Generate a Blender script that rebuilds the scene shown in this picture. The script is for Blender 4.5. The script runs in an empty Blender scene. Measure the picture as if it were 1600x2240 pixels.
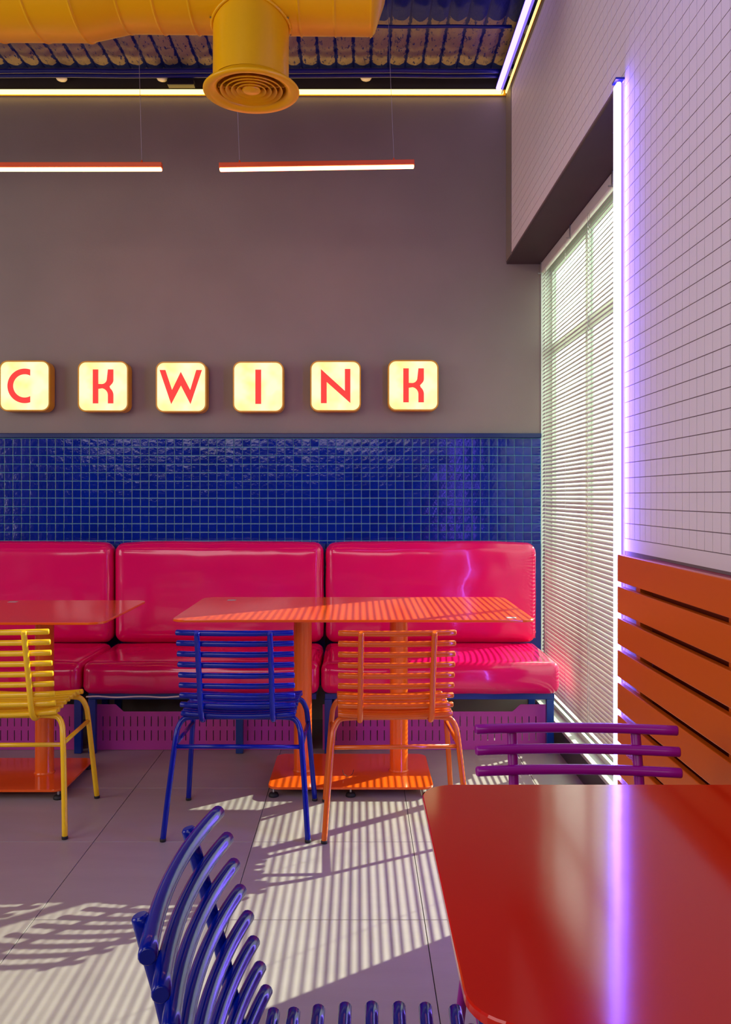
import bpy, bmesh, math, random
from mathutils import Vector, Matrix, noise as mnoise
random.seed(7)
sc = bpy.context.scene
COL = sc.collection
PI = math.pi

# ------------------------------------------------------------------ camera
CAM_H, F, VX, VY = 1.27, 1885.0, 785.0, 1085.0
cam_d = bpy.data.cameras.new('camera'); cam = bpy.data.objects.new('camera', cam_d); COL.objects.link(cam)
cam.location = (0, 0, CAM_H); cam.rotation_euler = (PI/2, 0, 0)
cam_d.sensor_fit = 'HORIZONTAL'; cam_d.sensor_width = 36.0
cam_d.lens = F/1600*36.0
cam_d.shift_x = (800-VX)/1600; cam_d.shift_y = -(1120-VY)/1600
cam_d.clip_start = 0.05
sc.camera = cam

def at(px, py, Y):
    return Vector(((px-VX)*Y/F, Y, CAM_H-(py-VY)*Y/F))

# ------------------------------------------------------------------ world, sun, added fill lights, purple tube, exposure
w = bpy.data.worlds.new('world'); sc.world = w; w.use_nodes = True
bg = w.node_tree.nodes['Background']
bg.inputs['Color'].default_value = (0.97, 1.0, 0.93, 1); bg.inputs['Strength'].default_value = 3.6
sun_d = bpy.data.lights.new('sun', 'SUN'); sun_d.energy = 16.0; sun_d.angle = math.radians(0.35); sun_d.color = (1.0, 0.97, 0.80)
sun = bpy.data.objects.new('sun', sun_d); COL.objects.link(sun); sun.location = (6, 8, 6)
sun.rotation_euler = Vector((-1, -.72, -.69)).to_track_quat('-Z', 'Y').to_euler()

def area(name, loc, aim, sx, sy, e, col):
    d = bpy.data.lights.new(name, 'AREA'); d.shape = 'RECTANGLE'; d.size = sx; d.size_y = sy; d.energy = e; d.color = col
    o = bpy.data.objects.new(name, d); COL.objects.link(o); o.location = loc
    o.rotation_euler = (Vector(aim)-Vector(loc)).to_track_quat('-Z', 'Y').to_euler()
    return o
area('overhead_fill', (-1.9, 0.3, 3.45), (-1.7, .3, 0), 1.6, 1.2, 22, (1.0, .86, .85))  # added overhead fill, no fixture behind it
area('overhead_fill', (-2.0, -1.6, 3.45), (-1.2, 1.0, 0.8), 2.0, 1.4, 22, (1.0, .86, .84))  # second added fill, above and behind the camera
area('side_fill', (-4.4, 1.6, 2.0), (.8, 2.2, 1.9), 2.4, 2.2, 62, (1.0, .87, .88))  # fill added from the left to brighten the white tiled wall
area('purple_tube_light', (.25, 1.75, 3.3), (.95, 1.9, 2.6),   .08, 1.2, 5, (.33, .18, 1.0))
area('front_fill', (-1.5, -2.8, 2.75), (-1.2, 3.0, .9), 5.2, 1.1, 56, (1.0, .88, .86))  # added fill, set high to stay out of the blue tile reflections

sc.view_settings.view_transform = 'Standard'; sc.view_settings.look = 'None'
sc.view_settings.gamma = 1; sc.view_settings.use_curve_mapping = False
sc.view_settings.exposure = 0.0
cy = sc.cycles
cy.use_denoising = True; cy.max_bounces = 8; cy.diffuse_bounces = 4; cy.glossy_bounces = 4
cy.transparent_max_bounces = 12; cy.transmission_bounces = 6
cy.sample_clamp_indirect = 6.0; cy.caustics_reflective = False; cy.caustics_refractive = False

# ------------------------------------------------------------------ materials
def s2l(c):
    return tuple(((v/255)/12.92 if v/255 <= .04045 else ((v/255+.055)/1.055)**2.4) for v in c)

def mat(name, col, rough=.5, metal=0.0, coat=0.0, noise=0.0, nscale=8.0, bump=0.0, bscale=60.0, col2=None, spec=.5, stretch=None):
    m = bpy.data.materials.new(name); m.use_nodes = True
    nt = m.node_tree; N = nt.nodes; L = nt.links
    b = N['Principled BSDF']
    b.inputs['Base Color'].default_value = (*col, 1); b.inputs['Roughness'].default_value = rough
    b.inputs['Metallic'].default_value = metal; b.inputs['Coat Weight'].default_value = coat
    b.inputs['Coat Roughness'].default_value = .05; b.inputs['Specular IOR Level'].default_value = spec
    tc = N.new('ShaderNodeTexCoord')
    src = tc.outputs['Object']
    if stretch:
        mp = N.new('ShaderNodeMapping'); mp.inputs['Scale'].default_value = stretch
        L.new(src, mp.inputs['Vector']); src = mp.outputs['Vector']
    if noise > 0:
        n = N.new('ShaderNodeTexNoise'); n.inputs['Scale'].default_value = nscale; n.inputs['Detail'].default_value = 5
        L.new(src, n.inputs['Vector'])
        r = N.new('ShaderNodeValToRGB')
        r.color_ramp.elements[0].position = .3; r.color_ramp.elements[1].position = .7
        c2 = col2 or tuple(v*(1-noise) for v in col)
        r.color_ramp.elements[0].color = (*c2, 1); r.color_ramp.elements[1].color = (*col, 1)
        L.new(n.outputs['Fac'], r.inputs['Fac']); L.new(r.outputs['Color'], b.inputs['Base Color'])
    if bump > 0:
        n2 = N.new('ShaderNodeTexNoise'); n2.inputs['Scale'].default_value = bscale; n2.inputs['Detail'].default_value = 3
        L.new(src, n2.inputs['Vector'])
        bp = N.new('ShaderNodeBump'); bp.inputs['Strength'].default_value = bump; bp.inputs['Distance'].default_value = .01
        L.new(n2.outputs['Fac'], bp.inputs['Height']); L.new(bp.outputs['Normal'], b.inputs['Normal'])
    return m

def emis(name, col, k):
    m = bpy.data.materials.new(name); m.use_nodes = True
    N = m.node_tree.nodes; L = m.node_tree.links; N.clear()
    e = N.new('ShaderNodeEmission'); e.inputs['Color'].default_value = (*col, 1); e.inputs['Strength'].default_value = k
    o = N.new('ShaderNodeOutputMaterial'); L.new(e.outputs[0], o.inputs[0])
    return m

M = {}
M['plaster'] = mat('grey_plaster', (.275, .238, .195), .55, noise=.12, nscale=2.5, bump=.05, bscale=90)
M['room'] = mat('room_paint', (.46, .36, .37), .7)
M['room_dark'] = mat('room_dim_front', (.10, .055, .07), .6)  # dark colour stands in for the dim depth behind the camera
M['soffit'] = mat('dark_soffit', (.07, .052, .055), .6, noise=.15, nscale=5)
M['grout_grey'] = mat('grey_grout', (.20, .15, .16), .8, noise=.1)
M['white_tile'] = mat('white_glazed_tile', (.84, .80, .83), .60, noise=.05, nscale=1.3, spec=.2)
M['blue_tile'] = mat('blue_glazed_tile', (.0, .020, .34), .10, noise=.35, nscale=3.0, bump=.14, bscale=42, spec=.5)
M['blue_tile_dark'] = mat('blue_glazed_tile_dark', (.0, .014, .26), .10, noise=.2, nscale=3.0, bump=.14, bscale=42, spec=.5)
M['teal_grout'] = mat('teal_grout', (.17, .56, .60), .7, noise=.1)
M['blue_cap'] = mat('dark_blue_trim', (.0, .018, .13), .25, noise=.1)
M['floor_tile'] = mat('porcelain_floor_tile', (.35, .305, .285), .38, noise=.10, nscale=2.2, bump=.03, bscale=40, stretch=(1, 5, 1))
M['joint'] = mat('floor_joint', (.05, .03, .03), .9)
M['yellow_duct'] = mat('yellow_duct_paint', (.95, .53, .003), .33, coat=.05, noise=.05, nscale=3, spec=.35)
M['orange_table'] = mat('orange_table_enamel', (.86, .115, .006), .16, coat=.3, noise=.05, nscale=2, bump=.012, bscale=22)
M['darkened_orange_table'] = mat('darkened_orange_table_enamel', (.66, .014, .002), .11, coat=.05, spec=.4, noise=.10, nscale=2, bump=.03, bscale=7)  # same orange enamel, darkened to red in place of its dark reflections
M['orange_column'] = mat('orange_column_enamel', (.88, .15, .006), .2, coat=.3, noise=.05, nscale=2)
M['plank'] = mat('orange_painted_plank', (.72, .135, .005), .32, noise=.10, nscale=2.5, bump=.08, bscale=14, stretch=(1, .25, 1))
M['plank_back'] = mat('shaded_orange_backing', (.30, .03, .005), .6)  # orange darkened to maroon, the shade behind the planks is in the colour
M['pink_vinyl'] = mat('pink_vinyl', (.82, .004, .13), .15, coat=.35, noise=.06, nscale=2, bump=.06, bscale=9)
M['blue_frame'] = mat('blue_frame_enamel', (.002, .035, .26), .28, noise=.1)
M['magenta_metal'] = mat('magenta_sheet_metal', (.50, .05, .34), .45, noise=.06)
M['blue_chair'] = mat('blue_chair_enamel', (.0, .010, .30), .18, coat=.05, noise=.1, nscale=20, spec=.38)
M['orange_chair'] = mat('orange_chair_enamel', (.72, .12, .005), .22, coat=.1, noise=.08, nscale=20)
M['yellow_chair'] = mat('yellow_chair_enamel', (.97, .62, .012), .22, coat=.15, noise=.06, nscale=20)
M['purple_chair'] = mat('purple_chair_enamel', (.33, .001, .31), .32, coat=.1, noise=.08, nscale=20)
M['rubber'] = mat('black_rubber', (.008, .008, .008), .6, noise=.1)
M['steel'] = mat('bright_steel', (.5, .5, .5), .3, metal=1.0, noise=.05)
M['wire'] = mat('suspension_wire', (.35, .33, .32), .5, noise=.05)
M['white_metal'] = mat('white_painted_metal', (.75, .73, .68), .4, noise=.05)
M['slat'] = mat('white_blind_slat', (.62, .58, .56), .45, noise=.04)
def translucent(m, f, col):
    N = m.node_tree.nodes; L = m.node_tree.links
    t = N.new('ShaderNodeBsdfTranslucent'); t.inputs['Color'].default_value = (*col, 1)
    mx = N.new('ShaderNodeMixShader'); mx.inputs[0].default_value = f
    L.new(N['Principled BSDF'].outputs[0], mx.inputs[1]); L.new(t.outputs[0], mx.inputs[2]); L.new(mx.outputs[0], N['Material Output'].inputs[0])
translucent(M['slat'], .07, (.8, .78, .74))
M['frame_alu'] = mat('window_frame_alu', (.66, .76, .66), .45, noise=.05)
M['sill_stone'] = mat('pale_sill_stone', (.55, .58, .52), .35, noise=.12, nscale=6)
M['curb_dark'] = mat('dark_stone_curb', (.035, .030, .030), .4, noise=.3, nscale=12)
M['blue_pipe'] = mat('blue_pipe_paint', (.004, .010, .19), .35, noise=.2, nscale=12)
M['dark_steel_and_shade'] = mat('dark_metal_and_gap_shade', (.012, .008, .012), .6, noise=.3)  # near-black, also painted in as the unlit gap above the back wall
M['orange_lamp'] = mat('orange_lamp_housing', (.75, .10, .02), .35, noise=.05)
M['yellow_box'] = mat('yellow_sign_box', (.80, .43, .006), .3, noise=.06)
M['sticker'] = mat('pale_sticker', (.55, .52, .54), .5, noise=.08, nscale=60)
M['outdoor'] = mat('outdoor_paving', (.42, .42, .38), .8, noise=.2, nscale=2)
M['alu_channel'] = mat('lilac_lit_channel', (.7, .68, .72), .4, noise=.03)
M['led_yellow'] = emis('led_yellow', (1.0, .66, .16), 5.0)
M['led_yellow_dim'] = emis('led_yellow_dim', (1.0, .70, .26), 1.6)
M['led_purple'] = emis('led_purple', (.19, .11, 1.0), 48.0)
M['led_side'] = emis('led_side_glow', (.46, .24, 1.0), 1.15)
M['led_purple_tube'] = emis('led_purple_tube', (.36, .22, 1.0), 4.0)
M['led_orange'] = emis('led_orange', (1.0, .22, .07), 22.0)
M['coral'] = emis('coral_letter_backlit', s2l((255, 74, 70)), 1.0)

def lit_face():
    m = bpy.data.materials.new('lit_sign_face'); m.use_nodes = True
    N = m.node_tree.nodes; L = m.node_tree.links; N.clear()
    tc = N.new('ShaderNodeTexCoord'); n = N.new('ShaderNodeTexNoise'); n.inputs['Scale'].default_value = 9
    L.new(tc.outputs['Object'], n.inputs['Vector'])
    r = N.new('ShaderNodeValToRGB')
    r.color_ramp.elements[0].position = .3; r.color_ramp.elements[1].position = .62
    r.color_ramp.elements[0].color = (1.0, .84, .30, 1); r.color_ramp.elements[1].color = (1.0, .95, .56, 1)
    L.new(n.outputs['Fac'], r.inputs['Fac'])
    e = N.new('ShaderNodeEmission'); L.new(r.outputs['Color'], e.inputs['Color']); e.inputs['Strength'].default_value = 1.22
    o = N.new('ShaderNodeOutputMaterial'); L.new(e.outputs[0], o.inputs[0])
    return m
M['sign_face'] = lit_face()

def glass():
    m = bpy.data.materials.new('window_glass'); m.use_nodes = True
    N = m.node_tree.nodes; L = m.node_tree.links; N.clear()
    t = N.new('ShaderNodeBsdfTransparent'); t.inputs['Color'].default_value = (.90, .96, .91, 1)
    g = N.new('ShaderNodeBsdfGlossy'); g.inputs['Roughness'].default_value = .02
    f = N.new('ShaderNodeLayerWeight'); pw = N.new('ShaderNodeMath'); pw.operation = 'POWER'; pw.inputs[1].default_value = 4.0
    L.new(f.outputs['Facing'], pw.inputs[0]); ma = N.new('ShaderNodeMath'); ma.operation = 'MULTIPLY_ADD'; ma.inputs[1].default_value = .6; ma.inputs[2].default_value = .04
    L.new(pw.outputs[0], ma.inputs[0])
    mx = N.new('ShaderNodeMixShader'); L.new(ma.outputs[0], mx.inputs[0]); L.new(t.outputs[0], mx.inputs[1]); L.new(g.outputs[0], mx.inputs[2])
    o = N.new('ShaderNodeOutputMaterial'); L.new(mx.outputs[0], o.inputs[0])
    return m
M['glass'] = glass()

def foil():
    # foil insulation, flecked with overspray, painted solid blue up to a scalloped edge
    m = mat('foil_insulation', (.30, .22, .17), .38, metal=.25)
    N = m.node_tree.nodes; L = m.node_tree.links; b = N['Principled BSDF']
    tc = N.new('ShaderNodeTexCoord'); sep = N.new('ShaderNodeSeparateXYZ'); L.new(tc.outputs['Object'], sep.inputs[0])
    mp = N.new('ShaderNodeMapping'); mp.inputs['Scale'].default_value = (1.6, .55, 1); L.new(tc.outputs['Object'], mp.inputs['Vector'])
    oi = N.new('ShaderNodeObjectInfo')
    ad = N.new('ShaderNodeVectorMath'); ad.operation = 'ADD'; L.new(mp.outputs[0], ad.inputs[0])
    cm = N.new('ShaderNodeCombineXYZ'); mu = N.new('ShaderNodeMath'); mu.operation = 'MULTIPLY'; mu.inputs[1].default_value = 40
    L.new(oi.outputs['Random'], mu.inputs[0]); L.new(mu.outputs[0], cm.inputs['Z']); L.new(cm.outputs[0], ad.inputs[1])
    n = N.new('ShaderNodeTexNoise'); n.inputs['Scale'].default_value = 38; n.inputs['Detail'].default_value = 8; n.inputs['Roughness'].default_value = .7
    L.new(ad.outputs[0], n.inputs['Vector'])
    r = N.new('ShaderNodeValToRGB'); r.color_ramp.elements[0].position = .56; r.color_ramp.elements[1].position = .62
    r.color_ramp.elements[0].color = (0, 0, 0, 1); r.color_ramp.elements[1].color = (1, 1, 1, 1)
    L.new(n.outputs['Fac'], r.inputs['Fac'])
    def math_(op, a, b_):
        q = N.new('ShaderNodeMath'); q.operation = op
        for i, v in enumerate((a, b_)):
            if v is None: continue
            if isinstance(v, (int, float)): q.inputs[i].default_value = v
            else: L.new(v, q.inputs[i])
        return q.outputs[0]
    x2 = math_('MULTIPLY', math_('MULTIPLY', sep.outputs['X'], sep.outputs['X']), 18.0)   # scallop
    ylim = math_('SUBTRACT', 4.40, x2)
    near = math_('LESS_THAN', sep.outputs['Y'], ylim)
    f1 = math_('GREATER_THAN', sep.outputs['Y'], math_('ADD', math_('MULTIPLY', x2, -.5), 4.85))
    f2 = math_('LESS_THAN', sep.outputs['Y'], 4.895)
    band = math_('MULTIPLY', f1, f2)
    edge = math_('GREATER_THAN', math_('ABSOLUTE', math_('ADD', sep.outputs['X'], math_('MULTIPLY', math_('SUBTRACT', n.outputs['Fac'], .5), .05)), None), .040)
    tot = math_('MAXIMUM', math_('MAXIMUM', near, band), math_('MAXIMUM', edge, r.outputs['Color']))
    mx = N.new('ShaderNodeMix'); mx.data_type = 'RGBA'
    L.new(tot, mx.inputs['Factor']); mx.inputs['A'].default_value = (.52, .40, .28, 1); mx.inputs['B'].default_value = (.010, .028, .27, 1)
    L.new(mx.outputs['Result'], b.inputs['Base Color'])
    bp = N.new('ShaderNodeBump'); bp.inputs['Strength'].default_value = .6; bp.inputs['Distance'].default_value = .01
    L.new(n.outputs['Fac'], bp.inputs['Height']); L.new(bp.outputs[0], b.inputs['Normal'])
    return m
M['foil'] = foil()

# ------------------------------------------------------------------ mesh helpers
class MB:
    def __init__(s): s.v = []; s.f = []; s.sm = []
    def add(s, vs, fs, smooth=False):
        o = len(s.v); s.v += [tuple(v) for v in vs]
        for f in fs: s.f.append([i+o for i in f]); s.sm.append(smooth)
        return s
    def box(s, x0, x1, y0, y1, z0, z1):
        vs = [(x, y, z) for x in (x0, x1) for y in (y0, y1) for z in (z0, z1)]
        return s.add(vs, [(0,1,3,2), (4,6,7,5), (0,4,5,1), (2,3,7,6), (0,2,6,4), (1,5,7,3)])
    def tube(s, pts, r, n=12, cap=.35):
        P = [Vector(p) for p in pts]
        T = []
        for i in range(len(P)):
            a = P[max(i-1, 0)]; b = P[min(i+1, len(P)-1)]; T.append((b-a).normalized())
        up = Vector((0, 0, 1)) if abs(T[0].z) < .9 else Vector((1, 0, 0))
        nrm = (up - T[0]*up.dot(T[0])).normalized()
        rings = []
        for i, p in enumerate(P):
            if i: nrm = (nrm - T[i]*nrm.dot(T[i])).normalized()
            rings.append((p, T[i], nrm.copy(), r))
        e = r*cap
        if e > 0:
            p, t, q, _ = rings[0]; rings[0] = (p+t*e, t, q, r); rings.insert(0, (p, t, q, r-e*.8))
            p, t, q, _ = rings[-1]; rings[-1] = (p-t*e, t, q, r); rings.append((p, t, q, r-e*.8))
        vs = []
        for p, t, q, rr in rings:
            bq = t.cross(q)
            for k in range(n):
                a = 2*PI*k/n; vs.append(p + q*math.cos(a)*rr + bq*math.sin(a)*rr)
        fs = []
        for i in range(len(rings)-1):
            for k in range(n):
                fs.append((i*n+k, i*n+(k+1) % n, (i+1)*n+(k+1) % n, (i+1)*n+k))
        s.add(vs, fs, True)
        o = len(s.v)-len(vs)
        s.f.append([o+k for k in range(n)][::-1]); s.sm.append(False)
        s.f.append([o+(len(rings)-1)*n+k for k in range(n)]); s.sm.append(False)
        return s
    def prism(s, poly, z0, z1, bev=0.0, axis='z'):
        # poly: list of (a,b), extruded; axis z -> (a,b,z); axis y -> (a,z,b)
        n = len(poly)
        cx = sum(p[0] for p in poly)/n; cy_ = sum(p[1] for p in poly)/n
        def P(a, b, c): return (a, b, c) if axis == 'z' else (a, c, b)
        def shrink(p):
            dx, dy = p[0]-cx, p[1]-cy_; d = math.hypot(dx, dy)
            return (p[0]-dx/d*bev, p[1]-dy/d*bev)
        if bev > 0:
            q = [shrink(p) for p in poly]
            levels = [(q, z0), (poly, z0+bev), (poly, z1-bev), (q, z1)]
        else:
            levels = [(poly, z0), (poly, z1)]
        vs = [P(p[0], p[1], z) for pl, z in levels for p in pl]
        fs = []
        for i in range(len(levels)-1):
            for k in range(n): fs.append((i*n+k, i*n+(k+1) % n, (i+1)*n+(k+1) % n, (i+1)*n+k))
        fs.append(tuple(range(n))[::-1]); fs.append(tuple((len(levels)-1)*n+k for k in range(n)))
        return s.add(vs, fs)
    def lathe(s, prof, c, n=48, axis='z', smooth=True):
        # prof: list of (r, h)
        vs = []
        for r, h in prof:
            for k in range(n):
                a = 2*PI*k/n; u, v = r*math.cos(a), r*math.sin(a)
                if axis == 'z': vs.append((c[0]+u, c[1]+v, c[2]+h))
                elif axis == 'x': vs.append((c[0]+h, c[1]+u, c[2]+v))
                else: vs.append((c[0]+u, c[1]+h, c[2]+v))
        fs = []
        for i in range(len(prof)-1):
            for k in range(n): fs.append((i*n+k, i*n+(k+1) % n, (i+1)*n+(k+1) % n, (i+1)*n+k))
        return s.add(vs, fs, smooth)
    def mesh(s, name, m):
        me = bpy.data.meshes.new(name); me.from_pydata([tuple(v) for v in s.v], [], s.f)
        bm = bmesh.new(); bm.from_mesh(me)
        bmesh.ops.recalc_face_normals(bm, faces=bm.faces)
        bm.to_mesh(me); bm.free()
        me.polygons.foreach_set('use_smooth', s.sm)
        if m: me.materials.append(m)
        me.update()
        return me

def put(name, me, parent=None, loc=(0, 0, 0), rz=0.0):
    o = bpy.data.objects.new(name, me); COL.objects.link(o); o.location = loc; o.rotation_euler = (0, 0, rz)
    if parent: o.parent = parent
    return o
def build(name, mb, m, parent=None, loc=(0, 0, 0), rz=0.0):
    return put(name, mb.mesh(name, m), parent, loc, rz)
def tag(o, label=None, cat=None, group=None, kind=None):
    if label: o['label'] = label
    if cat: o['category'] = cat
    if group: o['group'] = group
    if kind: o['kind'] = kind
    return o
def thing(name, label, cat, loc=(0, 0, 0), rz=0.0, group=None):
    o = bpy.data.objects.new(name, None); COL.objects.link(o); o.location = loc; o.rotation_euler = (0, 0, rz)
    o.empty_display_size = .1
    return tag(o, label, cat, group)
def copy_tree(o, parent=None):
    kids = list(o.children)
    c = o.copy(); COL.objects.link(c)
    if parent: c.parent = parent
    for k in kids: copy_tree(k, c)
    return c
def spline(pts, n=6):
    P = [Vector(p) for p in pts]; out = []
    for i in range(len(P)-1):
        p0 = P[max(i-1, 0)]; p1 = P[i]; p2 = P[i+1]; p3 = P[min(i+2, len(P)-1)]
        for k in range(n):
            t = k/n
            out.append(.5*((2*p1)+(-p0+p2)*t+(2*p0-5*p1+4*p2-p3)*t*t+(-p0+3*p1-3*p2+p3)*t**3))
    out.append(P[-1]); return out
def rrect(x0, x1, y0, y1, r, n=8):
    out = []
    for cx, cy_, a0 in ((x1-r, y1-r, 0), (x0+r, y1-r, PI/2), (x0+r, y0+r, PI), (x1-r, y0+r, 3*PI/2)):
        for k in range(n+1):
            a = a0+PI/2*k/n; out.append((cx+r*math.cos(a), cy_+r*math.sin(a)))
    return out
def bevel_mod(o, wdt, seg=2):
    b = o.modifiers.new('bevel', 'BEVEL'); b.width = wdt; b.segments = seg; b.limit_method = 'ANGLE'
    return o

# ------------------------------------------------------------------ setting
YW = 4.90           # back wall face
XR = .842           # right wall face
XB = 1.045          # blind plane
YJ = 2.78           # near window jamb
ZL = 2.60           # lintel underside
ZT = 3.553          # top of the walls
ZC = 3.70           # ceiling

# floor with single tiles
floor = build('floor', MB().box(-4.6, 1.2, -3.1, 5.4, -.12, -.006), M['joint']); tag(floor, kind='structure')
PX, PY, J = .5855, .5825, .0012
tile_mb = MB().prism([(-PX/2+J, -PY/2+J), (PX/2-J, -PY/2+J), (PX/2-J, PY/2-J), (-PX/2+J, PY/2-J)], -.010, 0, .0008)
tile_me = tile_mb.mesh('tile', M['floor_tile'])
for i in range(-8, 2):
    for j in range(-9, 3):
        x = .197+PX*(i+.5); y = 2.582+PY*(j+.5+1)
        if x-PX/2 > 1.14 or y+PY/2 < -3.1 or y-PY/2 > 4.95: continue
        t = put('tile', tile_me, floor, (x, y, 0)); t.rotation_euler = (0, 0, PI*random.randint(0, 1))

# back wall
wb = build('wall_back', MB().box(-4.6, 1.035, YW, YW+.12, 0, ZT), M['plaster']); tag(wb, kind='structure')
build('grout_bed', MB().box(-4.6, 1.035, YW-.008, YW-.0001, .86, 1.598), M['teal_grout'], wb)
BP = .04830
def pillow(w_, h_, d, m, name, puff=.0009):
    # small tile in the XZ plane with a gently domed, rounded-edge face, front at -Y
    mb = MB(); n = 6; vs = []; fs = []; G = (-1, -.93, -.88, 0, .88, .93, 1)
    for j in range(n+1):
        for i in range(n+1):
            u = G[i]; v = G[j]
            k = (1-abs(u)**4)*(1-abs(v)**4)
            vs.append((u*w_/2, -d*.85 - (.0005 if abs(u) < .99 and abs(v) < .99 else 0) - puff*(1-u*u)*(1-v*v), v*h_/2))
    for j in range(n):
        for i in range(n):
            a = j*(n+1)+i; fs.append((a, a+1, a+n+2, a+n+1))
    mb.add(vs, fs, True)
    rim = [(-w_/2, 0, -h_/2), (w_/2, 0, -h_/2), (w_/2, 0, h_/2), (-w_/2, 0, h_/2)]
    fr = [(-w_/2, -d*.85, -h_/2), (w_/2, -d*.85, -h_/2), (w_/2, -d*.85, h_/2), (-w_/2, -d*.85, h_/2)]
    mb.add(rim+fr, [(0, 1, 5, 4), (1, 2, 6, 5), (2, 3, 7, 6), (3, 0, 4, 7)])
    me = bpy.data.meshes.new(name); me.from_pydata(mb.v, [], mb.f); me.polygons.foreach_set('use_smooth', mb.sm); me.materials.append(m)
    return me, mb
blue_var = []
for k in range(4):
    me, mb = pillow(BP-.0036, BP-.0036, .004, M['blue_tile'] if k % 2 == 0 else M['blue_tile_dark'], 'tile', .0002+.0002*k)
    blue_var.append((me, mb))
stuffmb = MB()
for c in range(-1, 78):
    for r in range(15):
        z = 1.5965-BP*(r+.5)
        if c == -1: x0, wd = .982+.025, .048   # narrow cut tile at the wall's end
        x = .982-BP*(c+.5)
        sx = 1.0
        if c == -1: x = .982+.0265; sx = 1.06
        if c < 22 and r < 13:
            k = random.choice((0, 0, 1, 2, 3))
            t = put('tile', blue_var[k][0], wb, (x, YW-.0082, z))
            t.rotation_euler = (random.gauss(0, .010), random.gauss(0, .004), random.gauss(0, .010)); t.scale = (sx, 1, 1)
        else:
            mb = blue_var[random.choice((0, 2))][1]
            R = Matrix.Rotation(random.gauss(0, .010), 3, 'X') @ Matrix.Rotation(random.gauss(0, .010), 3, 'Z')
            stuffmb.add([R @ Vector(v)+Vector((x, YW-.0082, z)) for v in mb.v], mb.f, True)
me = bpy.data.meshes.new('tiles'); me.from_pydata([tuple(v) for v in stuffmb.v], [], stuffmb.f); me.polygons.foreach_set('use_smooth', stuffmb.sm); me.materials.append(M['blue_tile'])
tag(put('tiles', me, wb), kind='stuff')
tr = build('trim_1', MB().box(-4.6, 1.036, YW-.024, YW-.0002, 1.5985, 1.626), M['blue_cap']); bevel_mod(tr, .004); tag(tr, kind='structure')

# right wall: near part, lintel over the window, outer jamb
wr = MB().box(XR, 1.14, -3.1, YJ, 0, ZT).box(XR, 1.14, YJ, YW-.0002, ZL, ZT).box(1.075, 1.14, YJ, 3.043, 0, ZL)
wall_r = build('wall_right', wr, M['grout_grey']); tag(wall_r, kind='structure')
build('soffit', MB().box(XR-.001, 1.139, YJ-.001, YW-.001, ZL-.012, ZL), M['soffit'], wall_r)
build('jamb_lining', MB().box(XR, 1.075, YJ, YJ+.008, .0, ZL-.012), M['soffit'], wall_r)
build('corner_strip', MB().box(XR-.004, XR, 4.742, YW-.0002, ZL, ZT), M['plaster'], wall_r)
WP, WQ = .0480, .0475
wt_mb = MB().prism([(-WP/2+.0014, -WQ/2+.0011), (WP/2-.0014, -WQ/2+.0011), (WP/2-.0014, WQ/2-.0011), (-WP/2+.0014, WQ/2-.0011)], 0, .0016, .0004)
Rt = Matrix(((0, 0, -1), (-1, 0, 0), (0, 1, 0)))    # prism z -> -X, x -> -Y, y -> Z
wt_v = [Rt @ Vector(v) for v in wt_mb.v]
wt = MB().add(wt_v, wt_mb.f); wt_me = wt.mesh('tile', M['white_tile'])
cands = []
for i in range(-16, 59):
    for j in range(0, 52):
        y = 1.949+WP*(i+.5); z = 1.1365+WQ*(j+.5)
        if z+WQ/2 > ZT or y+WP/2 > 4.745: continue
        if y+WP/2 > YJ+.001 and z-WQ/2 < ZL: continue
        px = VX+F*XR/(y-WP/2) if y > .2 else 9999; py = VY-(z-CAM_H)*F/y
        vis = y-WP/2 > 1.94 and py > -20
        cands.append((0 if vis else 1, y*y*y, y, z))
cands.sort()
wst = MB()
for n_, (vi, _, y, z) in enumerate(cands):
    if n_ < 300:
        t = put('tile', wt_me, wall_r, (XR, y, z)); t.rotation_euler = (0, random.gauss(0, .003), random.gauss(0, .003))
    else:
        wst.add([v+Vector((XR, y, z)) for v in wt_v], wt_mb.f)
wst.box(XR-.0016, XR, 1.0, YJ-.001, 1.098, 1.1355)      # plain strip under the lowest joint
tag(build('tiles', wst, M['white_tile'], wall_r), kind='stuff')

tag(build('wall_left', MB().box(-4.72, -4.6, -3.1, 5.4, 0, 3.9), M['room']), kind='structure')
tag(build('wall_front', MB().box(-4.72, 1.5, -3.22, -3.1, 0, 3.9), M['room_dark']), kind='structure')
tag(build('sky_leak_seal', MB().box(-4.72, 1.034, 5.3, 5.4, 0, 3.9).box(1.034, 1.2, 5.3, 5.4, 2.62, 3.9).box(1.14, 1.20, -3.1, 5.4, ZT, 3.9).box(1.036, 1.14, YW, 5.3, 2.62, 3.9), M['dark_steel_and_shade']), kind='structure')  # unseen plates added to keep sky light from leaking in

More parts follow.
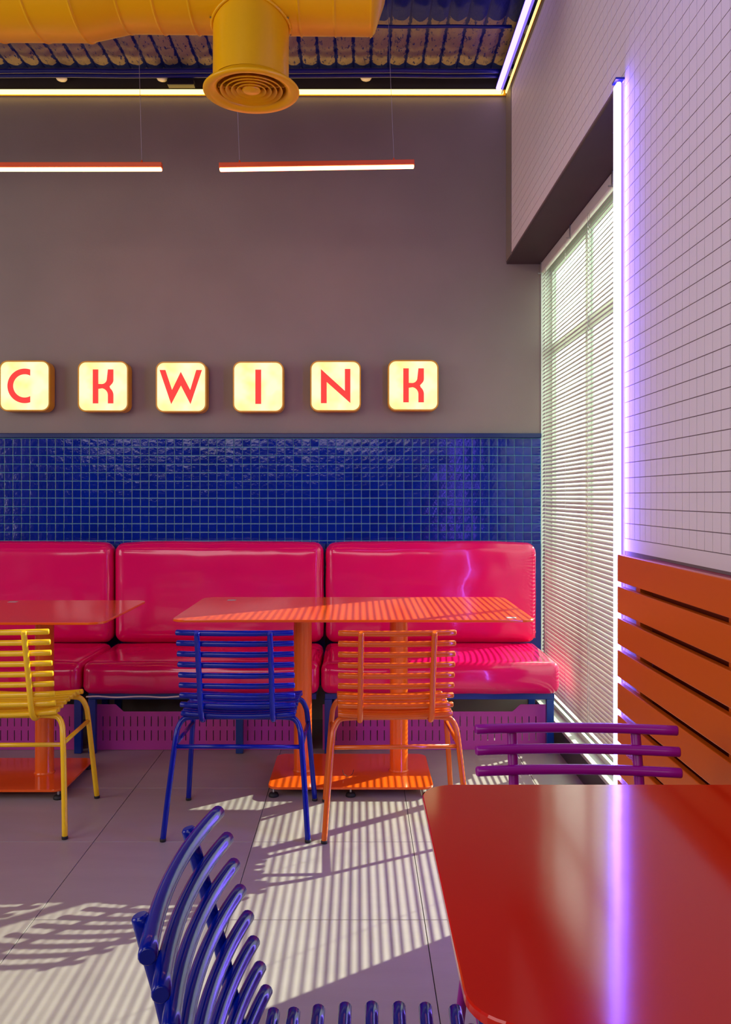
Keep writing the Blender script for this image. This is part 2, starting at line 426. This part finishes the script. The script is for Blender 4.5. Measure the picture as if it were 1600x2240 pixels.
# ceiling: deck with foil-faced panels between ribs, running away from the camera
ceil = build('ceiling', MB().box(-4.72, 1.2, -3.22, 5.4, ZC+.03, ZC+.12), M['blue_pipe']); tag(ceil, kind='structure')
CP = .0975
def foil_mesh(seed):
    mb = MB(); nx, ny = 8, 70; vs = []
    ys = [2.4+(5.3-2.4)*j/ny for j in range(ny+1)]
    for y in ys:
        for i in range(nx+1):
            u = -1+2*i/nx
            nz = mnoise.noise(Vector((u*1.5, y*6, seed*7.3)))*.006 + mnoise.noise(Vector((u*4, y*22, seed*3.1)))*.003
            vs.append((u*CP/2, y, .006-.012*(1-u*u)+nz*(1-abs(u)**6)))
    fs = [(j*(nx+1)+i, j*(nx+1)+i+1, (j+1)*(nx+1)+i+1, (j+1)*(nx+1)+i) for j in range(ny) for i in range(nx)]
    mb.add(vs, fs, True)
    me = bpy.data.meshes.new('foil_panel'); me.from_pydata([tuple(v) for v in mb.v], [], mb.f); me.polygons.foreach_set('use_smooth', mb.sm); me.materials.append(M['foil'])
    return me
foils = [foil_mesh(k) for k in range(5)]
for i in range(-46, 12):
    put('foil_panel', foils[i % 5], ceil, (.02+CP*i, 0, ZC))
    rib = bpy.data.meshes.get('rib') or MB().box(-.004, .004, 2.4, 5.3, .004, .03).mesh('rib', M['blue_pipe'])
    put('rib', rib, ceil, (.02+CP*(i+.5), 0, ZC))
tag(build('gap_shade_block', MB().box(-4.6, 1.03, YW+.01, 5.2, ZT+.02, 3.67), M['dark_steel_and_shade']), kind='structure')   # dark block standing in for the unlit gap above the wall

# ------------------------------------------------------------------ window, sill, outdoors
win = MB()
X0, X1 = 1.095, 1.118
win.box(X0, X1, YJ+.263, 3.09, .14, ZL-.012).box(X0, X1, 4.87, YW+.0, .14, ZL-.012)
win.box(1.0362, 1.094, 4.892, YW+.118, .14, ZL-.012)
win.box(X0, X1, 3.09, 4.87, .14, .175).box(X0, X1, 3.09, 4.87, ZL-.06, ZL-.012)
wf = build('window_1', win, M['frame_alu']); tag(wf, kind='structure')
build('mullion', MB().box(X0-.005, X1, 4.10, 4.14, .175, ZL-.06), M['frame_alu'], wf)
build('transom', MB().box(X0+.002, X1-.002, 3.09, 4.10, 2.07, 2.13), M['frame_alu'], wf)
build('transom', MB().box(X0+.002, X1-.002, 4.14, 4.87, 2.07, 2.13), M['frame_alu'], wf)
for y0, y1 in ((3.09, 4.10), (4.14, 4.87)):
    for z0, z1 in ((.175, 2.07), (2.13, ZL-.06)):
        build('pane', MB().box(1.106, 1.109, y0, y1, z0, z1), M['glass'], wf)
tag(build('baseboard_right', MB().box(.992, 1.14, YJ+.0085, YW+.12, 0, .118), M['curb_dark']), kind='structure')
sill = build('trim_4', MB().box(.988, 1.089, YJ+.0085, YW-.001, .118, .134), M['sill_stone']); bevel_mod(sill, .002); tag(sill, kind='structure')
tag(build('trim_5', MB().box(1.046, 1.062, 3.05, YW-.001, .1342, .158).box(1.070, 1.084, 3.05, YW-.001, .1342, .165), M['frame_alu']), kind='structure')
gnd = build('outdoor_pavement', MB().box(1.21, 40, -25, 40, -.12, -.02), M['outdoor']); tag(gnd, kind='structure')

# venetian blind
bl = thing('venetian_blind', 'tall white venetian blind hanging in the window recess', 'blind', (XB, 3.95, .20))
Y0b, Y1b = 3.048-3.95, 4.884-3.95
hr = build('headrail', MB().box(-.014, .014, Y0b, Y1b, 2.335, 2.385), M['white_metal'], bl)
PIT = .0207; SW = .00825
smb = MB(); vs = []
for y in (Y0b+.004, Y1b-.004):
    for i in range(5):
        u = -1+2*i/4
        vs.append((u*SW, y, .0009*(1-u*u)))
for y in (Y0b+.004, Y1b-.004):
    for i in range(5):
        u = -1+2*i/4
        vs.append((u*SW, y, .0009*(1-u*u)-.0005))
fs = [(i, i+1, i+6, i+5) for i in range(4)]+[(10+i, 15+i, 16+i, 11+i) for i in range(4)]
fs += [(0, 5, 15, 10), (4, 14, 19, 9), (0, 10, 11, 1), (1, 11, 12, 2), (2, 12, 13, 3), (3, 13, 14, 4), (5, 6, 16, 15), (6, 7, 17, 16), (7, 8, 18, 17), (8, 9, 19, 18)]
smb.add(vs, fs, False)
slat_me = smb.mesh('slat', M['slat'])
nsl = int((2.335-.012)/PIT)
for k in range(nsl):
    s_ = put('slat', slat_me, bl, (0, 0, .014+PIT*(k+.4)))
    s_.rotation_euler = (random.gauss(0, .0006), -math.radians(60)+random.gauss(0, .045), 0)
build('bottom_rail', MB().box(-.012, .012, Y0b, Y1b, -.006, .007), M['white_metal'], bl)
for yy, r_ in ((4.745, .0011), (4.29, .0007), (3.865, .0012), (3.835, .0007), (3.25, .0011)):
    build('ladder_cord', MB().tube([(-.0165, yy-3.95, 0), (-.0165, yy-3.95, 2.34)], r_, 5, 0), M['white_metal'], bl)
for yy in (4.86, 4.19, 3.49):
    b_ = MB().box(-.020, -.014, yy-3.95-.004, yy-3.95+.004, 2.325, 2.388).box(-.034, -.014, yy-3.95-.003, yy-3.95+.003, 2.322, 2.328)
    build('bracket', b_, M['steel'], bl)

# ------------------------------------------------------------------ LED lines
# yellow line on top of the back wall
o = thing('led_strip', 'long yellow LED line along the top of the grey wall', 'light', (-1.8, YW-.01, 3.545), 0, None)
bevel_mod(build('diffuser', MB().box(-2.7, 2.620, -.016, -.001, .002, .027), M['led_yellow'], o), .004)
build('channel', MB().box(-2.7, 2.636, -.0008, .0095, -.002, .031), M['yellow_box'], o)
o = thing('led_strip', 'yellow LED line along the top edge of the white tiled wall', 'light', (XR, 2.0, 3.545), 0, None)
bevel_mod(build('diffuser', MB().box(-.013, -.0045, -4.0, 2.870, .0, .016), M['led_yellow_dim'], o), .002)
build('channel', MB().box(-.0042, -.0003, -4.0, 2.872, -.001, .024), M['yellow_box'], o)
o = thing('led_tube', 'purple LED tube hung under the ceiling beside the white tiled wall', 'light', (.790, 3.0, 3.572), 0, None)
build('diffuser', MB().tube([(0, -3.0, 0), (0, 1.866, 0)], .0145, 12, .2), M['led_purple_tube'], o)
build('housing', MB().box(-.012, .020, -3.0, 1.866, .0148, .026).box(.0160, .0200, -3.0, 1.866, -.034, .0148), M['blue_pipe'], o)  # side cheek added to keep the purple light off the tiled wall
o = thing('led_strip', 'vertical purple LED line on the corner of the window recess', 'light', (XR, 2.735, 0), 0, None)
bevel_mod(build('diffuser', MB().box(-.0275, -.0150, -.022, .020, .02, 2.575), M['led_purple'], o), .003)
build('side_diffuser', MB().box(-.0148, -.0042, -.0120, .020, .02, 2.575), M['led_side'], o)
build('channel', MB().box(-.0040, -.0005, -.0150, .022, .012, 2.585), M['alu_channel'], o)
build('end_cap', MB().box(-.030, .0, -.016, .026, 2.5855, 2.592), M['blue_pipe'], o)

# pendant linear lamps
def pendant(x0, x1, z0, z1, label):
    L = x1-x0; t = thing('linear_pendant_lamp', label, 'lamp', ((x0+x1)/2, 3.9, (z0+z1)/2), 0, 'orange linear pendant lamps')
    t.rotation_euler = (0, -math.atan2(z1-z0, L), 0)
    bevel_mod(build('housing', MB().box(-L/2, L/2, -.014, .014, -.003, .020), M['orange_lamp'], t), .002)
    bevel_mod(build('diffuser', MB().box(-L/2+.002, L/2-.002, -.0125, .0125, -.0145, -.0032), M['led_orange'], t), .004, 3)
    for sx in (-1, 1):
        xx = sx*(L/2-.092)
        build('hook', MB().lathe([(.008, .019), (.005, .027), (.0015, .034)], (xx, 0, 0), 10), M['orange_lamp'], t)
        build('wire', MB().tube([(xx, 0, .034), (xx-.012, .0, .5), (xx-.02, 0, ZC-(z0+z1)/2)], .0012, 5, 0), M['wire'], t)
    return t
pendant(-.631, .252, 2.755, 2.769, 'orange linear pendant lamp hanging below the round air diffuser')
pendant(-1.775, -.890, 2.756, 2.757, 'orange linear pendant lamp cut by the left edge of the photo')

# ------------------------------------------------------------------ duct
duct = thing('air_duct', 'large round yellow air duct under the ceiling', 'duct', (-.41, 3.3, 3.34))
prof = [(.305, -2.6)]
def R_at(x):   # x is local
    X = x-.41
    if X < -1.064: return .302
    if X < -.90: return .302+(.270-.302)*(X+1.064)/.164
    return .270+.004*(X+.9)
seams = [-2.6+.172*i for i in range(16)]
prof = []
x = -2.6
sl = sorted(set([-2.6, -.654, -.49]+[-.654-.172*i for i in range(1, 12)]+[-.49+.135*i for i in range(1, 7)]+[.459]))
for i, xs in enumerate(sl):
    r_ = R_at(xs)
    prof += [(R_at(xs-.008), xs-.008), (R_at(xs-.0045), xs-.0045), (r_+.0035, xs-.002), (r_+.0035, xs+.002), (R_at(xs+.0045), xs+.0045), (R_at(xs+.008), xs+.008)]
dct = MB().lathe(prof, (0, 0, 0), 64, 'x')
body = build('duct_body', dct, M['yellow_duct'], duct); body.rotation_euler = (0, 0, 0)
build('end_cap', MB().lathe([(.2735, .463), (.262, .475), (.16, .512), (.05, .53), (.001, .532)], (0, 0, 0), 64, 'x'), M['yellow_duct'], duct)
duct.rotation_euler = (0, math.radians(.35), 0)
dr = build('drop_pipe', MB().lathe([(.1445, -.03), (.1445, -.4865)], (0, 0, 0), 56, 'z'), M['yellow_duct'], duct)
pts = []
for k in range(65):
    a = 2*PI*k/64; y = .150*math.sin(a); pts.append((.150*math.cos(a), y, -math.sqrt(.273**2-y*y)-.003))
build('saddle_collar', MB().tube(pts, .0055, 8, 0), M['yellow_duct'], duct)
for k in range(8):
    a = PI*2*(k+.5)/8; y = .157*math.sin(a)
    build('rivet', MB().lathe([(.0045, 0), (.004, .003), (.001, .0045)], (.157*math.cos(a), y, -math.sqrt(.273**2-y*y)-.006), 8), M['steel'], duct)
dif = thing('air_diffuser', 'round yellow ceiling diffuser with concentric rings on the drop pipe', 'diffuser', (-.411, 3.3, 2.818))
build('flange', MB().lathe([(.146, .034), (.150, .030), (.178, .010), (.1835, .004), (.1835, -.001), (.179, -.005), (.155, -.004), (.134, .006), (.131, .016), (.133, .026), (.146, .034)], (0, 0, 0), 64), M['yellow_duct'], dif)
for k, (ra, rb) in enumerate(((.120, .106), (.099, .085), (.078, .064), (.057, .044))):
    build('ring', MB().lathe([(ra, .003), (ra-.002, -.001), (rb, .020), (rb-.001, .025), (ra, .003)], (0, 0, 0), 56), M['yellow_duct'], dif)
build('ring', MB().lathe([(.0001, -.002), (.028, .0), (.036, .004), (.034, .010), (.02, .016), (.0001, .018)], (0, 0, 0), 40), M['yellow_duct'], dif)
build('cross_brace', MB().box(-.128, .128, -.003, .003, .018, .030).box(-.003, .003, -.128, .128, .018, .030), M['yellow_duct'], dif)

# pipes and little things on the ceiling
def pipe(y, z, r, x0, x1, label):
    o = build('pipe', MB().tube([(x0+(x1-x0)*k/12, 0, .002*math.sin(k*2.1)) for k in range(13)], r, 12, .2), M['blue_pipe'], None, (0, y, z))
    tag(o, label, 'pipe', 'blue conduits under the ceiling')
pipe(4.76, 3.619, .0135, -2.8, .80, 'upper of two blue conduits above the yellow LED line')
pipe(4.815, 3.618, .0115, -2.8, .80, 'lower of two blue conduits just above the yellow LED line')
pipe(4.387, 3.660, .0085, -.9, .78, 'thin blue conduit crossing below the foil ceiling')
def dome(px, py, Y, label, up=False):
    p = at(px, py, Y)
    o = thing('ceiling_sensor', label, 'sensor', p, 0, 'small white domes along the ceiling edge')
    build('dome', MB().lathe([(.0001, -.012), (.014, -.011), (.026, -.005), (.031, .003), (.029, .010), (.0001, .012)], (0, 0, 0), 24), M['white_metal'], o)
    build('stem', MB().tube([(0, .004, .010), (0, .006, ZC-p.z-.004)] if up else [(.0, .004, .006), (0, YW+.012-p.y, .007)], .006, 8, 0), M['dark_steel_and_shade'], o)
dome(135, 173, 4.86, 'white ceiling dome nearest the left edge of the photo')
dome(355, 173, 4.86, 'white ceiling dome just left of the yellow drop pipe')
dome(801, 172, 4.86, 'white ceiling dome right of the yellow drop pipe')
dome(1119, 160, 4.85, 'white ceiling dome in the corner between purple and yellow LEDs')
dome(1157, 66, 4.35, 'white ceiling dome nearest the camera beside the purple tube', True)
o = build('led_driver', MB().box(-.075, .075, -.03, .02, 0, .030), M['dark_steel_and_shade'], None, (-1.0, 4.86, 3.578)); bevel_mod(o, .003)
tag(o, 'dark box resting on the yellow LED line by the diffuser', 'driver')

# ------------------------------------------------------------------ sign boxes
SB = .284
def arc(cx, cy_, r, a0, a1, n=14):
    return [(cx+r*math.cos(math.radians(a0+(a1-a0)*k/n)), cy_+r*math.sin(math.radians(a0+(a1-a0)*k/n))) for k in range(n+1)]
U = .284/350.0     # crop pixels to metres on the face
def glyph(ch):
    if ch == 'C':
        ro, ri = 119, 80
        ao = math.degrees(math.acos(38/ro)); ai = math.degrees(math.acos(38/ri))
        return [arc(0, 0, ro, ao, 360-ao, 40)+arc(0, 0, ri, 360-ai, ai, 36)]
    if ch == 'K':
        return [[(-71, 117), (-33, 117), (-33, 17)]+[(-10, 16)]+arc(-10, 52, 36, -80, 0, 8)[0:]+[(33, 117), (71, 117), (71, 50)]+arc(31, 45, 40, 0, -42, 6)+[(44, 0)]
                + arc(11, -60, 60, 50, 0, 8)+[(71, -117), (33, -117), (33, -60)]+arc(-15, -60, 48, 0, 80, 8)+[(-33, -17), (-33, -117), (-71, -117)]]
    if ch == 'W':
        return [[(-146, 117), (-106, 117), (-60, -21), (0, 104), (65, -21), (107, 117), (146, 117), (67, -118), (1, 10), (-66, -118)]]
    if ch == 'I':
        return [[(-20, 118), (20, 118), (20, -118), (-20, -118)]]
    if ch == 'N':
        return [[(-101, 117), (64, -33), (64, 118), (102, 118), (102, -117), (-61, 28), (-61, -118), (-101, -118)]]
def signbox(ch, X, dz, gx, label):
    t = thing('sign_box', label, 'sign', (X, 0, 1.882+dz), 0, 'illuminated yellow letter boxes on the grey wall')
    h = SB/2
    body_ = MB(); n = 9
    # tray: outer wall with a raised rim and a sunk face
    o1 = rrect(-h, h, -h, h, .045, n); i1 = rrect(-h+.008, h-.008, -h+.008, h-.008, .038, n)
    N_ = len(o1); vs = []
    for pl, y in ((o1, YW-.014), (o1, YW-.088), ([(a*.992, b*.992) for a, b in o1], YW-.091), (i1, YW-.091), (i1, YW-.082)):
        vs += [(a, y, b) for a, b in pl]
    fs = [(k*N_+q, k*N_+(q+1) % N_, (k+1)*N_+(q+1) % N_, (k+1)*N_+q) for k in range(4) for q in range(N_)]
    fs.append(tuple(range(N_)))
    body_.add(vs, fs)
    build('casing', body_, M['yellow_box'], t)
    build('spacer', MB().box(-.06, .06, YW-.0145, YW, -.06, .06), M['dark_steel_and_shade'], t)
    face = MB().prism(rrect(-h+.008, h-.008, -h+.008, h-.008, .038, n), YW-.0865, YW-.082, 0, 'y')
    fo = build('lit_face', face, M['sign_face'], t)
    fo['label'] = 'pale yellow glowing panel'
    for pl in glyph(ch):
        g = MB().prism([(gx+a*U, b*U) for a, b in pl], YW-.0885, YW-.0868, 0, 'y')
        me_ = g.mesh('letter', M['coral'])
        bm = bmesh.new(); bm.from_mesh(me_); bmesh.ops.triangulate(bm, faces=bm.faces); bm.to_mesh(me_); bm.free()
        lo = put('letter', me_, t); lo['label'] = 'coral red letter ' + ch
    return t
signbox('C', -1.866, .003, 0.0, 'illuminated yellow box with a red letter C, cut by the left edge')
signbox('K', -1.428, .0, 0.0, 'illuminated yellow box with a red letter K beside the C box')
signbox('W', -.992, -.003, -.002, 'illuminated yellow box with a red letter W')
signbox('I', -.561, -.002, .0, 'illuminated yellow box with a red letter I')
signbox('N', -.129, .002, .0, 'illuminated yellow box with a red letter N')
signbox('K', .305, .006, .002, 'illuminated yellow box with a red letter K, last on the right')

# ------------------------------------------------------------------ bench sections
def cushion(sx, sy, sz, r, seed, puff=.010, wr=.0016):
    nx, ny, nz = max(8, int(sx/.022)), max(6, int(sy/.022)), max(6, int(sz/.022))
    bm = bmesh.new(); idx = {}
    def vtx(i, j, k):
        key = (i, j, k)
        if key in idx: return idx[key]
        def mp(t, half):           # denser sampling near the edges
            u = -1+2*t
            return half*math.sin(u*PI/2)*.35+half*u*.65
        p = Vector((mp(i/nx, sx/2), mp(j/ny, sy/2), mp(k/nz, sz/2)))
        inner = Vector((max(-sx/2+r, min(sx/2-r, p.x)), max(-sy/2+r, min(sy/2-r, p.y)), max(-sz/2+r, min(sz/2-r, p.z))))
        d = p-inner
        nrm = d.normalized() if d.length > 1e-9 else Vector((0, 0, 1))
        q = inner+nrm*r
        ux, uy, uz = p.x/(sx/2), p.y/(sy/2), p.z/(sz/2)
        q += nrm*puff*max(0, (1-ux**6))*max(0, 1-(uy*uy if abs(nrm.y) < .7 else uz*uz))
        edge = max(abs(ux)**10, .15)
        q += nrm*(mnoise.noise(Vector((p.x*9+seed*5, p.y*9, p.z*9)))*wr*1.5 + mnoise.noise(Vector((p.x*14, p.y*60, p.z*60+seed)))*wr*edge)
        idx[key] = bm.verts.new(q); return idx[key]
    def quad(a, b, c, d):
        try: bm.faces.new((vtx(*a), vtx(*b), vtx(*c), vtx(*d)))
        except ValueError: pass
    for i in range(nx):
        for j in range(ny):
            for k in (0, nz): quad((i, j, k), (i+1, j, k), (i+1, j+1, k), (i, j+1, k))
    for i in range(nx):
        for k in range(nz):
            for j in (0, ny): quad((i, j, k), (i+1, j, k), (i+1, j, k+1), (i, j, k+1))
    for j in range(ny):
        for k in range(nz):
            for i in (0, nx): quad((i, j, k), (i, j+1, k), (i, j+1, k+1), (i, j, k+1))
    bmesh.ops.recalc_face_normals(bm, faces=bm.faces)
    me = bpy.data.meshes.new('cushion'); bm.to_mesh(me); bm.free()
    me.polygons.foreach_set('use_smooth', [True]*len(me.polygons)); me.materials.append(M['pink_vinyl'])
    return me
def slot_panel(x0, x1, z0, z1, y):
    # sheet with two rows of upright slots, ends carried up as tabs
    xs = [x0]; pitch, sw = .0345, .0045; x = x0+.03
    slots = []
    while x+sw < x1-.02:
        xs += [x, x+sw]; slots.append(len(xs)-2); x += pitch
    xs.append(x1)
    zs = [z0, .047, .098, .118, .168, z1]
    mb = MB()
    cells = set()
    for i in range(len(xs)-1):
        for j in range(len(zs)-1):
            if i in slots and j in (1, 3): continue
            cells.add((i, j))
    nz = len(zs)
    V = lambda i, j, f: (xs[i], y+(.0015 if f else 0), zs[j])
    for (i, j) in cells:
        for f in (0, 1): mb.add([V(i, j, f), V(i+1, j, f), V(i+1, j+1, f), V(i, j+1, f)], [(0, 1, 2, 3)])
        for di, dj, a, b in ((-1, 0, (i, j), (i, j+1)), (1, 0, (i+1, j), (i+1, j+1)), (0, -1, (i, j), (i+1, j)), (0, 1, (i, j+1), (i+1, j+1))):
            if (i+di, j+dj) not in cells:
                mb.add([V(*a, 0), V(*b, 0), V(*b, 1), V(*a, 1)], [(0, 1, 2, 3)])
    for a, b in ((x0, x0+.13), (x1, x1-.13)):
        s_ = 1 if b > a else -1
        mb.prism([(a, z1), (b+s_*.04, z1), (b, z1+.036), (a, z1+.036)], y, y+.0015, 0, 'y')
    return mb
def bench(x0, x1, legs, label, seed):
    L = x1-x0
    t = thing('bench_section', label, 'bench', ((x0+x1)/2, 4.5, 0), 0, 'pink upholstered bench sections along the wall')
    h = L/2
    s1 = put('seat_cushion', cushion(L-.004, .59, .157, .042, seed), t, (0, -.02, .381))
    s2 = put('back_cushion', cushion(L-.006, .135, .545, .05, seed+9, .012), t, (0, .300, .735))
    fr = MB().box(-h+.02, h-.02, -.256, -.226, .268, .298).box(-h+.02, h-.02, .20, .23, .268, .298)
    fr.box(-h+.02, -h+.05, -.226, .20, .270, .296).box(h-.05, h-.02, -.226, .20, .270, .296)
    fo = bevel_mod(build('frame', fr, M['blue_frame'], t), .002); fo['label'] = 'blue square steel tube frame'
    for lx in legs:
        for ly in (-.241, .215):
            bevel_mod(build('leg', MB().box(lx-(x0+x1)/2-.018, lx-(x0+x1)/2+.018, ly-.0149, ly+.0149, .001, .2675), M['blue_frame'], t), .002)
    bb = build('back_board', MB().box(-h+.004, h+(.045 if x1 > .9 else .0015), .372, .384, .20, 1.0), M['blue_frame'], t); bb['label'] = 'blue painted board'
    kp = build('kick_panel', slot_panel(-h+.006, h-.045, .001, .192, -.19), M['magenta_metal'], t); kp['label'] = 'magenta slotted sheet metal'
    pp = MB().tube([(h-.016, .232, .49), (h-.014, .230, .72), (h-.018, .232, .97)], .0022, 6, 0)
    build('piping', pp, M['pink_vinyl'], t)
    if 'middle' in label:
        pts = [(-h+.03+(L*.62)*k/24, -.322+.002*math.sin(k*1.3), .296+.0025*math.sin(k*.9)) for k in range(25)]
        lo = build('lining_edge', MB().tube(pts, .004, 6, .2), M['white_metal'], t); lo['label'] = 'pale fabric edge under the seat'
    return t
bench(-.186, .985, (-.15, .945), 'pink vinyl bench section nearest the window', 1)
bench(-1.352, -.190, (-1.315, -.588), 'pink vinyl bench section behind the blue chair, in the middle', 2)
bench(-2.52, -1.356, (-2.48, -1.385), 'pink vinyl bench section behind the left table', 3)

# ------------------------------------------------------------------ tables
def table(name, label, cx, cyy, hx, hy, z, cols, base, mtop, mcol, r=.055, th=.010, stickers=()):
    t = thing(name, label, 'table', (cx, cyy, 0), 0, 'steel cafe tables')
    build('tabletop', MB().prism(rrect(-hx, hx, -hy, hy, r, 10), z-th, z, .002), mtop, t)
    bx, by, bdx, bdy = base
    bp = build('base_plate', MB().prism(rrect(bdx-bx, bdx+bx, bdy-by, bdy+by, .045, 8), .034, .044, .0015), mtop, t)
    for (qx, qy) in cols:
        build('column', MB().lathe([(.0001, .0442), (.046, .0442), (.0425, .047), (.0405, .052), (.0405, z-th-.008), (.05, z-th-.0005), (.0001, z-th-.0005)], (qx, qy, 0), 40), mcol, t)
        build('mounting_plate', MB().box(qx-.09, qx+.09, qy-.09, qy+.09, z-th-.005, z-th-.0003), mcol, t)
    for fx in ((-1, 0, 1) if bx > .3 else (-1, 1)):
        for fy in (-1, 1):
            X_, Y_ = bdx+fx*(bx-.025), bdy+fy*(by-.02)
            f = build('levelling_foot', MB().lathe([(.0001, .0005), (.021, .0005), (.022, .005), (.018, .014), (.008, .018), (.0001, .018)], (X_, Y_, 0), 20), M['rubber'], t)
            build('bolt', MB().lathe([(.005, .015), (.005, .0345)], (X_, Y_, 0), 10), M['steel'], f)
    for sx, sy in stickers:
        st = build('sticker', MB().box(sx-.020, sx+.020, sy-.016, sy+.016, z+.0001, z+.0006), M['sticker'], t)
        st['label'] = 'small pale rectangular sticker'
    return t
TZ = .768
table('long_table', 'long orange table with two round columns, in front of the pink bench', -.022, 3.885, .742, .395, TZ,
      ((-.228, -.028), (.202, -.028)), (.351, .237, -.012, -.022), M['orange_table'], M['orange_column'], stickers=((-.59, .27), (.652, -.33)))
table('square_table', 'orange table behind the yellow chair, cut by the left edge', -1.60, 3.785, .583, .365, TZ,
      ((.205, .04), (-.205, .04)), (.365, .22, 0, .03), M['orange_table'], M['orange_column'], stickers=((-.04, .3),))
table('square_table', 'glossy red-orange table in the right foreground', .441, 1.1575, .334, .3425, TZ,
      ((0, 0),), (.24, .24, 0, 0), M['darkened_orange_table'], M['orange_column'], r=.06, th=.012)
tw = build('cable_tie', MB().tube(spline([(-.03, 0, .03), (-.026, 0, .012), (-.012, 0, .002), (-.006, 0, -.0)], 4), .0012, 5, 0).tube(spline([(.018, 0, .03), (.014, 0, .014), (.004, 0, .004), (-.006, 0, .0)], 4), .0012, 5, 0), M['rubber'], None, (-.04, 3.76, .0462))
tag(tw, 'black cable tie standing on the orange base plate between the columns', 'cable tie')

# ------------------------------------------------------------------ chairs
TR = .0107
def bar_mesh(name, m, kind):
    n = 14; pts = []
    for i in range(n+1):
        u = -1+2*i/n
        if kind == 'back': pts.append((u*.215, -.020*(1-u*u), 0))
        else: pts.append((u*.215, 0, -.011*(1-u*u)))
    return MB().tube(pts, TR, 14, .25).mesh(name, m)
BACK = [(-.237, .771), (-.2225, .730), (-.212, .689), (-.202, .648), (-.19, .607), (-.181, .567), (-.171, .527), (-.161, .490)]
SEAT = [(-.150, .455), (-.118, .456), (-.079, .461), (-.037, .465), (.005, .467), (.0475, .467), (.089, .466), (.136, .463), (.180, .456)]
def make_chair(m, label, loc, rz):
    t = thing('slatted_chair', label, 'chair', loc, rz, 'tubular steel slatted chairs')
    bm_, sm_ = bar_mesh('back_slat', m, 'back'), bar_mesh('seat_slat', m, 'seat')
    for y, z in BACK: put('back_slat', bm_, t, (0, y, z))
    for y, z in SEAT: put('seat_slat', sm_, t, (0, y, z))
    rail = [(-.268, .777), (-.255, .73), (-.243, .689), (-.233, .648), (-.221, .607), (-.212, .567), (-.203, .527), (-.194, .488), (-.180, .452), (-.154, .431), (-.118, .430), (-.079, .436), (-.037, .440), (.005, .442), (.0475, .442), (.089, .441), (.136, .438), (.186, .430)]
    for sx in (-1, 1):
        build('side_rail', MB().tube(spline([(sx*.133, y, z) for y, z in rail], 3), TR, 14, .3), m, t)
        for fy, pts in ((-1, [(.267, -.220, .006), (.252, -.182, .19), (.236, -.146, .36), (.229, -.133, .398), (.214, -.125, .423), (.190, -.121, .432), (.12, -.118, .4335), (.0, -.118, .4335)]),
                        (1, [(.264, .212, .006), (.250, .192, .19), (.236, .175, .36), (.229, .169, .400), (.214, .163, .428), (.190, .158, .438), (.12, .156, .4395), (.0, .156, .4395)])):
            lg = build('leg', MB().tube(spline([(sx*a, b, c) for a, b, c in pts], 4), TR, 14, .15), m, t)
            build('foot_cap', MB().lathe([(.0001, 0), (.0112, .0005), (.0118, .004), (.0118, .010), (.0105, .012)], (sx*pts[0][0], pts[0][1], 0), 14), M['rubber'], lg)
        build('stretcher', MB().tube([(sx*.239, -.150, .335), (sx*.238, .176, .335)], .0085, 10, 0), m, t)
    build('stretcher', MB().tube([(-.239, -.152, .330), (.239, -.152, .330)], .0085, 10, 0), m, t)
    return t
make_chair(M['blue_chair'], 'blue slatted metal chair at the long table, beside the orange chair', (-.450, 3.384, 0), math.radians(-.8))
make_chair(M['orange_chair'], 'orange slatted metal chair at the long table', (.132, 3.380, 0), math.radians(2.2))
make_chair(M['yellow_chair'], 'yellow slatted metal chair at the left table', (-1.360, 3.405, 0), math.radians(1.2))
make_chair(M['purple_chair'], 'purple slatted metal chair behind the red foreground table', (.458, 1.600, 0), PI-math.radians(1.5))
make_chair(M['blue_chair'], 'blue slatted metal chair in the bottom foreground, facing the red table', (.012, 1.143, 0), -PI/2-math.radians(1.0))

# ------------------------------------------------------------------ orange plank panelling
pl = thing('plank_panelling', 'orange painted horizontal planks on the wall beside the red table', 'panelling', (.785, 1.4, 0))
pz = [(.988, 1.093)]
tops = [.0]
z = 1.093
k = 0
edges = [.2255, .3300, .3485, .4500, .4710, .5720, .5940, .6970, .7200, .8220, .8450, .9470, .9700, 1.0720, 1.0950, 1.197, 1.220, 1.322, 1.345, 1.447, 1.470, 1.572]
for a in range(0, len(edges)-1, 2):
    zt = CAM_H-edges[a]*.785; zb = CAM_H-edges[a+1]*.785
    if zb < .03: zb = .03
    mb = MB().box(0, .018, -1.6, 1.215, zb, zt)
    bevel_mod(build('plank', mb, M['plank'], pl), .0025)
for yy in (-1.2, -.3, .45, 1.075):
    build('batten', MB().box(.0182, .0535, yy-.018, yy+.018, .02, 1.085), M['plank'], pl)
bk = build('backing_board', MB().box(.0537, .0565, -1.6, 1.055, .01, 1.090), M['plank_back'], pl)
build('ledge', MB().box(.020, .0565, -1.6, 1.052, 1.0855, 1.0895), M['plank_back'], pl)
